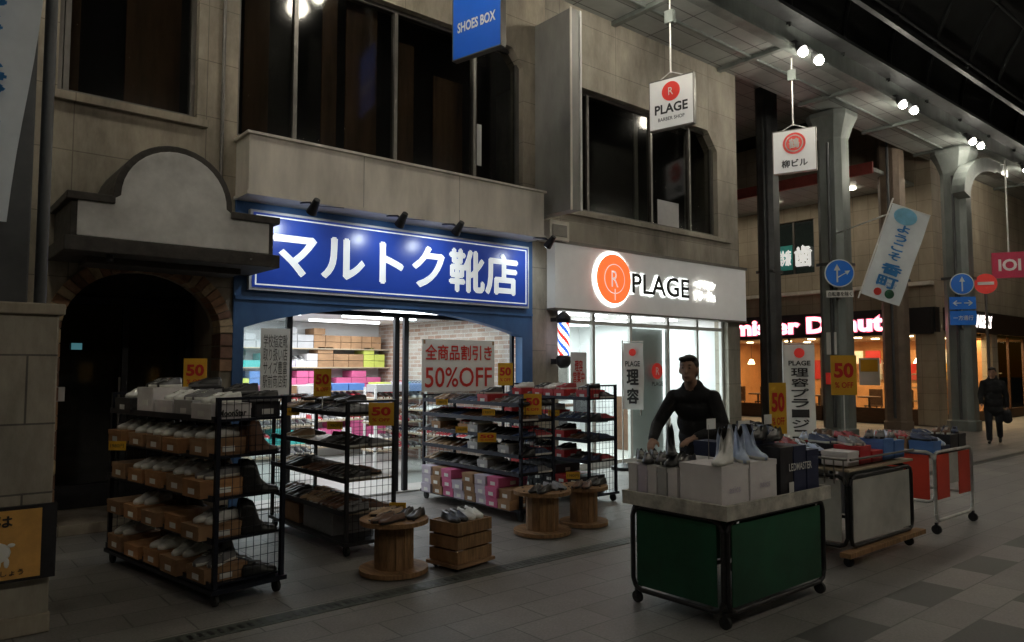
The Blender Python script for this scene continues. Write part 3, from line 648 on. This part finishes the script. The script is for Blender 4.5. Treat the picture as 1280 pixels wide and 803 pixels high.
def arrow(b,x,z,s,ang):
    c,sn=math.cos(R(ang)),math.sin(R(ang)); q=[(-.04,-.5),(.04,-.5),(.04,.15),(.17,.15),(0,.5),(-.17,.15),(-.04,.15)]
    b.prism([(x+s*(p*c-r*sn),z+s*(p*sn+r*c)) for p,r in q],-.036,-.028,PAPER)
b=B('traffic_sign').at(15.85,7.8,0,-50); b.disc(0,0,3.68,.31,PAPER,t=.02); b.disc(0,-.02,3.68,.285,SIGNBL,t=.006); arrow(b,-.05,3.68,.4,0); arrow(b,.09,3.66,.3,-60)
b.box(-.28,.28,-.02,0,3.15,3.3,PAPER); b.text('自転車を除く',0,-.023,3.22,.48,.1,TXTB,.02); b.box(-.03,.03,0,.2,3.1,3.95,ALU); b.done()
b=B('traffic_sign').at(20.9,7.1,0,-55); b.disc(0,0,3.75,.28,PAPER,t=.02); b.disc(0,-.02,3.75,.255,SIGNBL,t=.006); arrow(b,0,3.75,.38,0)
b.box(-.3,.3,-.02,0,3.1,3.42,SIGNBL); b.box(-.3,.3,-.02,0,2.7,3.06,SIGNBL); b.text('←→',0,-.023,3.26,.45,.14,PAPER,.04); b.text('一方通行',0,-.023,2.88,.45,.12,PAPER,.02); b.box(-.03,.03,0,.2,2.6,4.05,ALU); b.done()
b=B('traffic_sign').at(22.3,7.0,0,-60); b.disc(0,0,3.85,.27,RED,t=.02); b.box(-.19,.19,-.026,-.02,3.82,3.9,PAPER); b.cyl((0,.03,0),(0,.03,4.1),.035,ALU); b.done()
b=B('street_sign_post').at(17.2,10.4,0,-50); b.cyl((0,0,0),(0,0,4.1),.04,STEEL); b.box(-.12,.12,-.05,-.03,3.0,3.9,PAPER); b.text('駐\n輪\n場',0,-.055,3.45,.14,.7,BTXT,.03); b.done()

# ------------------------------------------------------------ racks
def fill1(b,dep,ln,lv):
    for z in lv[:-1]:
        n=int(ln/.3)
        for i in range(n):
            y=.06+i*(ln-.1)/n; c=random.choice((CARD,CARD,CARD2)); h=random.uniform(.095,.12)
            sbox(b,-.06+random.uniform(-.03,.02),.27,y,y+.26,z+.001,z+h,c)
            if random.random()<.93: pair(b,.1,y+.13,z+h+.001,180+random.uniform(5,30),'sneaker',random.choice((SHW,SHW,SHW,SHG)),SOLW)
        for i in range(int(ln/.2)):
            pair(b,dep-.14,.1+i*.2,z,random.uniform(-20,20),random.choice(('boot','sneaker')),random.choice((SHK,SHK,SHB)),SHK,.95)
    z=lv[-1]
    for i in range(5):
        y=.04+i*.33; h=(.105,.12,.11,.2,.11)[i]; dx=random.uniform(-.04,.03)
        sbox(b,-.03+dx,.27+dx,y,y+.29,z,z+h,(BOXW,BOXG,BOXW,BOXW,BOXK)[i])
        pair(b,.12+dx,y+.14,z+h+.001,180+random.uniform(5,40),'sneaker',(SHW,SHG,SHW,SHK,SHW)[i],SOLW,.9)
    for i in range(6): 
        h=random.choice((.11,.2,.16)); sbox(b,.3,.5,.05+i*.28,.3+i*.28,z,z+h,BOXK)
        pair(b,.4,.17+i*.28,z+h,random.uniform(150,200),'sneaker',SHK,SHG,.9)
    b.text('MoonStar',.12,.03,z+.04,.2,.045,TXTB,.03)
rack('shoe_rack',1.70,5.15,9,.5,1.78,[.15,.44,.72,1.0,1.25],fill=fill1,top=1.4)
def fill2(b,dep,ln,lv):
    for k,z in enumerate(lv):
        for side,yaw in ((.12,180),(dep-.12,0)):
            y=.1
            while y<ln-.1:
                if random.random()<.85 or k==3: pair(b,side,y,z,yaw+random.uniform(-15,15),random.choice(('loafer','sneaker')),random.choice((SHK,SHB,SHK,SHG,SHT)),random.choice((SHK,SHK,SOLW)),.95)
                y+=.19
    for i in range(3): pair(b,.2,.35+i*.35,lv[-1]+.09,170,'loafer',random.choice((SHK,SHB)),SHK)
    b.box(.02,dep-.02,.3,.9,.125,.32,SHG); b.box(.02,dep-.02,1.0,1.4,.125,.3,CARD)
rack('shoe_rack',3.0,5.8,0,.46,1.6,[.36,.64,.92,1.2],fm=DARK,shelfm=SHELF,fill=fill2,top=1.32)
def fill3(reds):
    def f(b,dep,ln,lv):
        for k,z in enumerate(lv):
            y=.08
            while y<ln-.05:
                if random.random()<(.45 if reds else .12):
                    sbox(b,.0,.3,y-.06,y+.13,z,z+.1,BOXR if reds else random.choice((BOXR,BOXG,CARD))); pair(b,.13,y+.04,z+.101,170,'sneaker',random.choice((SHK,SHR,SHW)),SOLW,.9)
                else: pair(b,.12,y,z,180+random.uniform(-20,20),random.choice(('loafer','sneaker','loafer')),random.choice((SHK,SHK,SHB,SHN,SHT,SHG)),random.choice((SHK,SOLW,SHK)),.98)
                pair(b,dep-.13,y,z,random.uniform(-10,10),'sneaker',random.choice((SHK,SHG,SHN,SHR)),random.choice((SHK,SOLW)),.95)
                y+=.2 if reds else .185
        y=.03
        while y<ln-.2:
            c=random.choice((BOXP,BOXP,CARD,BOXL) if not reds else (BOXR,BOXK,CARD))
            for j in range(random.choice((2,3,3))): sbox(b,-.12+random.uniform(-.02,.02),.3,y,y+.2,.125+j*.105,.225+j*.105,c)
            y+=.21
    return f
rack('shoe_rack',5.08,5.95,0,.46,1.85,[.48,.67,.86,1.04,1.21],fill=fill3(False),top=1.28)
rack('shoe_rack',6.3,6.15,0,.46,1.6,[.5,.74,.98,1.24],fill=fill3(True),top=1.4)
def reel(x,y,h,r,shoes):
    b=B('wooden_cable_reel').at(x,y,0); b.lathe([(r,.01),(r,.045)],WOOD,n=32); b.lathe([(r,h-.035),(r,h)],WOOD,n=32)
    k=14
    for i in range(k):
        a=2*math.pi*i/k; b.M=Matrix.Translation((x,y,0))@Matrix.Rotation(a,4,'Z'); b.box(r*.5,r*.56,-r*.115,r*.115,.045,h-.035,WOOD)
    b.at(x,y,0); b.lathe([(r*.5,.045),(r*.5,h-.035)],WOODD,n=20)
    for i in range(6): b.cyl((r*.75*math.cos(i),r*.75*math.sin(i),h),(r*.75*math.cos(i),r*.75*math.sin(i),h+.006),.012,DARK,n=6)
    for i,(c,s) in enumerate(shoes): pair(b,(-.12,.12,.0,.02)[i%4],(-.1,-.05,.12,.02)[i%4],h+.002,random.uniform(170,260),'loafer',c,s,.92)
    b.done(.003)
reel(3.08,5.15,.42,.27,[(SHB,SHK),(SHK,SHK),(SHT,SHK)]); reel(4.9,5.42,.42,.28,[(SHK,SHK),(SHG,SHK)]); reel(5.5,5.45,.4,.25,[(SHB,SHK),(SHK,SHK)])
b=B('wooden_crate').at(3.62,5.0,0,10)
for z in (0.06,.17,.28):
    b.box(-.2,.2,-.16,-.145,z,z+.095,WOOD); b.box(-.2,.2,.145,.16,z,z+.095,WOOD); b.box(-.2,-.185,-.145,.145,z,z+.095,WOOD); b.box(.185,.2,-.145,.145,z,z+.095,WOOD)
b.box(-.19,.19,-.14,.14,.36,.37,WOOD); b.box(-.22,.22,-.18,.18,.03,.055,CARD)
for px in (-.17,.17):
    for py in (-.12,.12): b.sph((px,py,.018),.018,RUB)
for i in range(4): shoe(b,-.12+.09*i,0,.372,250,'loafer',(SHK,SHK,SHW,SHW)[i],(SHK,SHK,SOLW,SOLW)[i])
b.done()

# ------------------------------------------------------------ street carts
def frame_side(b,x0,y0,x1,y1,z0,z1,r,fm,c=.07):
    def pt(t,z): return (x0+(x1-x0)*t,y0+(y1-y0)*t,z)
    L=math.hypot(x1-x0,y1-y0); q=c/L
    path=[pt(0,z0+c),pt(q*.3,z0+c*.3),pt(q,z0),pt(1-q,z0),pt(1-q*.3,z0+c*.3),pt(1,z0+c),pt(1,z1-c),pt(1-q*.3,z1-c*.3),pt(1-q,z1),pt(q,z1),pt(q*.3,z1-c*.3),pt(0,z1-c),pt(0,z0+c)]
    b.tube(path,r,fm,n=10)
def cart(name,x0,x1,y0,y1,h,fm,pm,tray,extra,z0=.1):
    b=B(name)
    for (a,c,d,e) in ((x0,y0,x1,y0),(x0,y1,x0,y0),(x1,y0,x1,y1),(x0,y1,x1,y1)):
        L=math.hypot(d-a,e-c); ux,uy=(d-a)/L,(e-c)/L; a2,c2,d2,e2=a+ux*.02,c+uy*.02,d-ux*.02,e-uy*.02
        frame_side(b,a2,c2,d2,e2,z0,h-.1,.016,fm)
        if pm:
            xa,xb=sorted((a2+ux*.045,d2-ux*.045)); ya,yb=sorted((c2+uy*.045,e2-uy*.045))
            if xb-xa<.01: xa-=.004; xb+=.004
            if yb-ya<.01: ya-=.004; yb+=.004
            b.box(xa,xb,ya,yb,z0+.03,h-.13,pm)
    if tray:
        b.box(x0-.04,x1+.03,y0-.04,y0-.015,h-.09,h,tray); b.box(x0-.04,x1+.03,y1+.015,y1+.04,h-.09,h,tray)
        b.box(x0-.04,x0-.015,y0-.015,y1+.015,h-.09,h,tray); b.box(x1+.005,x1+.03,y0-.015,y1+.015,h-.09,h,tray)
    b.box(x0-.014,x1+.004,y0-.014,y1+.014,h-.06,h-.04,SHELF)
    for px in (x0+.03,x1-.03):
        for py in (y0+.03,y1-.03): wheel(b,px,py,.04)
    extra(b,x0,x1,y0,y1,h-.04); return b.done(.003)
def ex1(b,x0,x1,y0,y1,z):
    for i in range(2): sbox(b,x0+.0+i*.33,x0+.3+i*.33+.02*i,y0+.02+.01*i,y0+.34,z,z+.27,BOXW,False)
    for i in range(5): sbox(b,x0+.0,x0+.3,y0+.36+i*.085,y0+.44+i*.085,z,z+.225-.008*(i%2),(BOXW,BOXG,BOXW,BOXL,BOXW)[i],False)
    sbox(b,x0+.32,x0+.62,y0+.36,y0+.74,z,z+.24,BOXG,False)
    for i in range(4): pair(b,x0+.12+.06*(i%2),y0+.42+i*.11,z+.228,200+i*9,'sneaker',SHK,(SHK,SOLW)[i%2],.9)
    for i in range(3): shoe(b,x0+.12+.1*i,y0+.5+.08*i,z+.29,220,'boot',SHK,SHK,.8)
    for i,(px,py) in enumerate(((.1,.08),(.2,.16),(.34,.1),(.45,.2),(.55,.14))): shoe(b,x0+px,y0+py,z+.272,195+i*14,'boot',(SHW,SHP,SHP,SHW,SHP)[i],SOLW,.92)
    for i in range(3):
        for j in range(3): sbox(b,x0+.68+i*.175,x0+.845+i*.175,y0+.02+j*.24,y0+.25+j*.24,z,z+random.choice((.3,.34,.38)),random.choice((BOXN,BOXK)),False)
    b.text('LEDMASTER',x0+.93,y0+.014,z+.2,.3,.05,PAPER,.01)
    b.box(x0+.78,x0+.84,y0+.016,y0+.018,z+.03,z+.1,PAPER)
    for i in range(4): pair(b,x0+.74+i*.14,y0+.15+.12*i,z+.385,200+20*i,'sneaker',(SHK,SHN,SHK,SHG)[i],(SHK,SOLW,SHK,SOLW)[i])
    b.text('asics',x0+.14,y0+.018,z+.12,.12,.04,BOXL,.02); b.text('asics',x0+.5,y0+.028,z+.12,.12,.04,BOXL,.02)
    for (px,pz,w) in ((x0+.25,z+.5,.1),(x0+.62,z+.47,.14),(x0+.95,z+.5,.1)):
        b.box(px,px+w,y0+.3,y0+.302,pz-.03,pz+.04,PAPER); b.cyl((px+.02,y0+.302,pz-.25),(px+.02,y0+.302,pz),.003,ALU,n=5)
cart('green_display_cart',3.95,5.16,2.7,3.46,.76,FRAMEK,GREEN,WOODW,ex1)
def clutter(b,x0,x1,y0,y1,z):
    for i in range(int((x1-x0)/.22)):
        for j in range(3):
            x=x0+.04+i*.22; y=y0+.02+j*.25; h=random.uniform(.06,.18)
            sbox(b,x,x+.2,y,y+.23,z,z+h,random.choice((BOXR,BOXP,BOXW,BOXB,BOXK,BOXN,BOXT,CARD)),False)
            if random.random()<.85: pair(b,x+.1,y+.12,z+h+.001,random.uniform(190,260),'sneaker',random.choice((SHK,SHR,SHP,SHG,SHN,SHB,SHK)),random.choice((SOLW,SHK)),.85)
def ex2(b,x0,x1,y0,y1,z):
    clutter(b,x0,x1,y0,y1,z+.02)
    for i in range(9): b.cyl((x0-.02,y0+.03+i*.08,z-.12),(x0-.02,y0+.03+i*.08,z+.08),.007,ALU,n=6)
    b.cyl((x0-.02,y0,z+.08),(x0-.02,y1,z+.08),.01,ALU); b.cyl((x0,y0-.02,z+.08),(x1,y0-.02,z+.08),.01,ALU)
    b.box(x0-.12,x1+.12,y0-.06,y0+.03,.1,.14,WOOD); b.box(x0-.12,x1+.12,y1-.03,y1+.06,.1,.14,WOOD)
cart('white_panel_display_cart',5.95,7.15,2.9,3.65,.82,FRAMEK,WPAN,None,ex2,z0=.16)
b=B('red_display_cart')
x0,x1,y0,y1,h=7.8,8.75,2.95,3.75,.78
for (a,c,d,e) in ((x0,y0,x1,y0),(x0,y1,x1,y1),(x0,y1,x0,y0),(x1,y1,x1,y0)): frame_side(b,a,c,d,e,.12 if a!=d else .3,h,.016,FRAMEW)
b.box(x0+.05,x0+.35,y0-.004,y0+.004,.32,h-.03,RPAN); b.box(x1-.35,x1-.05,y0-.004,y0+.004,.32,h-.03,RPAN); b.box(x0-.004,x0+.004,y0+.05,y1-.05,.32,h-.03,RPAN); b.box(x0+.02,x1-.02,y0+.02,y1-.02,h-.06,h-.04,SHELF)
b.box(x0+.36,x1-.36,y0-.003,y0+.003,.45,h-.03,WPAN)
for px in (x0,x1):
    for py in (y0,y1): wheel(b,px,py,.045)
clutter(b,x0,x1,y0,y1,h-.03); b.done()

# ------------------------------------------------------------ people
def figure(name,prims,M,matmap,voxel,extra=None):
    b=B('tmp')
    for p in prims:
        if p[0]=='seg':
            _,a,ra,c,rc,lab=p; b.cyl(a,c,ra,SKIN,rc,n=14); b.sph(a,ra,SKIN,14,10); b.sph(c,rc,SKIN,14,10)
        else: b.sph(p[1],p[2],SKIN,24,16)
    o=b.done(); r=o.modifiers.new('r','REMESH'); r.mode='VOXEL'; r.voxel_size=voxel
    s=o.modifiers.new('s','SMOOTH'); s.iterations=4; s.factor=.5
    bpy.context.view_layer.update()
    me=bpy.data.meshes.new_from_object(o.evaluated_get(bpy.context.evaluated_depsgraph_get())); bpy.data.objects.remove(o)
    nf=len(me.polygons); C=np.empty(nf*3); me.polygons.foreach_get('center',C); C=C.reshape(-1,3)
    best=np.full(nf,1e9); lab=np.zeros(nf,int); labs=list(matmap)
    for p in prims:
        if p[0]=='seg':
            a=np.array(p[1]);c=np.array(p[3]); d=c-a; t=np.clip(((C-a)@d)/max(d@d,1e-9),0,1); dist=np.linalg.norm(C-(a+t[:,None]*d),axis=1)-(p[2]+(p[4]-p[2])*t); l=p[5]
        else:
            q=(C-np.array(p[1]))/np.array(p[2]); dist=(np.linalg.norm(q,axis=1)-1)*min(p[2]); l=p[3]
        k=dist<best; best[k]=dist[k]; lab[k]=labs.index(l)
    me.materials.clear()
    for l in labs: me.materials.append(matmap[l])
    me.polygons.foreach_set('material_index',lab.astype('int32')); me.polygons.foreach_set('use_smooth',[True]*nf)
    me.transform(M); me.name=name; ob=bpy.data.objects.new(name,me); COL.objects.link(ob)
    if extra:
        e=B(name+'_eyes'); e.M=M; extra(e); eo=e.done(); eo.name='eyes'; eo.parent=ob
    return ob
def head(P,c,hair_long=False):
    x,y,z=c
    P+= [('e',(x,y,z+.02),(.074,.092,.098),'skin'),('e',(x,y-.02,z-.05),(.055,.068,.064),'skin'),('e',(x,y-.05,z-.085),(.03,.03,.025),'skin'),
        ('seg',(x,y-.092,z+.015),.010,(x,y-.110,z-.022),.014,'skin'),('e',(x,y-.086,z-.058),(.024,.01,.008),'lips'),
        ('e',(x-.076,y+.005,z-.005),(.012,.022,.032),'skin'),('e',(x+.076,y+.005,z-.005),(.012,.022,.032),'skin'),
        ('e',(x,y+.02,z+.045),(.083,.096,.09),'hair'),('e',(x,y+.04,z+.0),(.077,.073,.09),'hair'),('e',(x-.02,y-.055,z+.092),(.055,.042,.026),'hair'),('e',(x+.03,y-.04,z+.1),(.045,.05,.026),'hair')]
    if hair_long: P+=[('e',(x,y+.05,z-.06),(.085,.06,.12),'hair')]
def hand(P,w,d,up,side,curl=.5):
    w=Vector(w);d=Vector(d).normalized();side=Vector(side).normalized(); n=d.cross(side).normalized()
    if n.z>0: n=-n
    P.append(('seg',tuple(w),.024,tuple(w+d*.03),.028,'skin'))
    for i in range(4):
        o=(i-1.5)*.019; k=w+d*.085+side*o; P.append(('seg',tuple(w+d*.03+side*o*.8),.014,tuple(k),.012,'skin'))
        L=(.036,.041,.039,.03)[i]; p=k; dd=d
        for j in range(3):
            dd=(dd+n*curl*(.35+.25*j)).normalized(); q=p+dd*L*(1,.7,.55)[j]; P.append(('seg',tuple(p),.0095-.0008*j,tuple(q),.009-.0008*j,'skin')); p=q
    a=w+d*.02-side*.024; c=a+(d*.5-side*.8+n*.2).normalized()*.045; e=c+(d*.9-side*.15+n*.3).normalized()*.035
    P+=[('seg',tuple(a),.014,tuple(c),.012,'skin'),('seg',tuple(c),.012,tuple(e),.009,'skin')]
P=[('e',(0,.03,.9),(.18,.14,.15),'jacket'),('e',(0,.0,1.0),(.175,.14,.16),'jacket'),('e',(0,-.05,1.13),(.175,.14,.16),'jacket'),('e',(0,-.11,1.26),(.18,.135,.14),'jacket'),
   ('e',(0,-.155,1.36),(.185,.115,.09),'jacket'),('e',(0,-.16,1.4),(.13,.085,.07),'jacket'),('seg',(0,-.19,1.42),.06,(0,-.25,1.5),.052,'skin'),('seg',(-.03,-.175,1.43),.07,(.03,-.185,1.435),.07,'jacket')]
head(P,(0,-.29,1.585))
for s,el,wr in ((-1,(-.3,-.24,1.1),(-.27,-.46,1.0)),(1,(.27,-.2,1.1),(.1,-.4,1.03))):
    sh=(.17*s,-.155,1.345); mid=tuple((Vector(sh)+Vector(el))/2); P+=[('seg',sh,.07,mid,.062,'jacket'),('seg',mid,.062,el,.055,'jacket'),('seg',el,.055,wr,.042,'jacket')]
    w=Vector(wr); d=(w-Vector(el)).normalized(); P.append(('seg',tuple(w-d*.01),.043,tuple(w+d*.005),.041,'jacket'))
    hand(P,w+d*.01,d,None,Vector((s,-.2*s,0)) ,.6)
    P+=[('seg',(.09*s,.05,.88),.095,(.1*s,.02,.5),.068,'trousers'),('seg',(.1*s,.02,.5),.066,(.1*s,.05,.1),.052,'trousers'),('seg',(.1*s,.06,.05),.042,(.115*s,-.11,.035),.034,'shoes')]
LIPS=mat('lips',(.28,.13,.1),.5)
MM={'jacket':CLOTH,'trousers':TROU,'skin':SKIN,'hair':HAIR,'lips':LIPS,'shoes':SHK}
def eyes(c):
    def f(e):
        for s in (-1,1): e.sph((c[0]+.03*s,c[1]-.083,c[2]+.018),(.013,.009,.007),SKIN,10,6); e.sph((c[0]+.03*s,c[1]-.089,c[2]+.017),(.009,.004,.0045),BLK,8,6); e.sph((c[0]+.031*s,c[1]-.086,c[2]+.042),(.018,.008,.004),HAIR,8,4)
    return f
figure('man_in_black_jacket',P,Matrix.Translation((5.5,4.02,0))@Matrix.Rotation(R(-68),4,'Z'),MM,.008,eyes((0,-.29,1.585)))
P=[('e',(0,.01,.72),(.185,.15,.14),'jacket'),('e',(0,0,.86),(.18,.14,.17),'jacket'),('e',(0,0,1.0),(.17,.13,.16),'jacket'),('e',(0,-.01,1.15),(.175,.13,.16),'jacket'),('e',(0,-.01,1.28),(.185,.12,.11),'jacket'),('seg',(0,0,1.33),.055,(0,-.02,1.42),.048,'skin'),('seg',(-.03,.01,1.36),.075,(.03,.01,1.365),.075,'jacket')]
head(P,(0,-.03,1.49),True)
for s,el,wr in ((-1,(-.22,-.06,1.04),(-.2,-.22,.86)),(1,(.23,.08,1.03),(.24,.06,.8))):
    P+=[('seg',(.165*s,0,1.28),.068,el,.057,'jacket'),('seg',el,.057,wr,.045,'jacket')]; w=Vector(wr); d=(w-Vector(el)).normalized(); hand(P,w+d*.01,d,None,Vector((0,1,0)),.4)
P+=[('seg',(-.085,0,.84),.09,(-.09,-.08,.47),.068,'trousers'),('seg',(-.09,-.08,.47),.066,(-.09,.0,.1),.055,'trousers'),('seg',(-.09,.02,.045),.036,(-.095,-.13,.032),.03,'shoes'),
    ('seg',(.085,0,.84),.09,(.09,.05,.47),.068,'trousers'),('seg',(.09,.05,.47),.066,(.09,.3,.16),.055,'trousers'),('seg',(.09,.33,.11),.036,(.095,.22,.035),.03,'shoes'),
    ('seg',(.24,.03,.66),.08,(.24,.1,.52),.09,'bag'),('seg',(.24,.05,.8),.009,(.24,.05,.68),.009,'bag')]
MM2=dict(MM); MM2['bag']=BOXK
figure('pedestrian_walking',P,Matrix.Translation((18,5.6,0))@Matrix.Rotation(R(-75),4,'Z'),MM2,.01,eyes((0,-.03,1.49)))

# small emissive surfaces are seen directly; the lamps themselves carry the light
for m in bpy.data.materials:
    try: m.cycles.emission_sampling='NONE'
    except Exception: pass

# ------------------------------------------------------------ world / moon / camera
w=bpy.data.worlds.new('World'); sc.world=w; w.use_nodes=True; N=w.node_tree.nodes; L=w.node_tree.links
sky=N.new('ShaderNodeTexSky'); sky.sky_type='NISHITA'; sky.sun_disc=False; sky.sun_elevation=R(2); sky.sun_rotation=R(120)
L.new(sky.outputs[0],N['Background'].inputs[0]); N['Background'].inputs[1].default_value=.002
l=bpy.data.lights.new('sun','SUN'); l.energy=.005; l.angle=R(.5); l.color=(1,.95,.85); o=bpy.data.objects.new('sun',l); COL.objects.link(o); o.rotation_euler=(R(60),0,R(60))
cam=bpy.data.cameras.new('camera'); cam.lens=26; cam.sensor_width=36; cam.clip_end=500; cam.clip_start=.05
o=bpy.data.objects.new('camera',cam); COL.objects.link(o); o.location=(0,0,1.6); o.rotation_euler=(R(93.65),0,R(-39.8)); sc.camera=o
sc.view_settings.view_transform='Standard'; sc.view_settings.look='None'; sc.view_settings.exposure=0
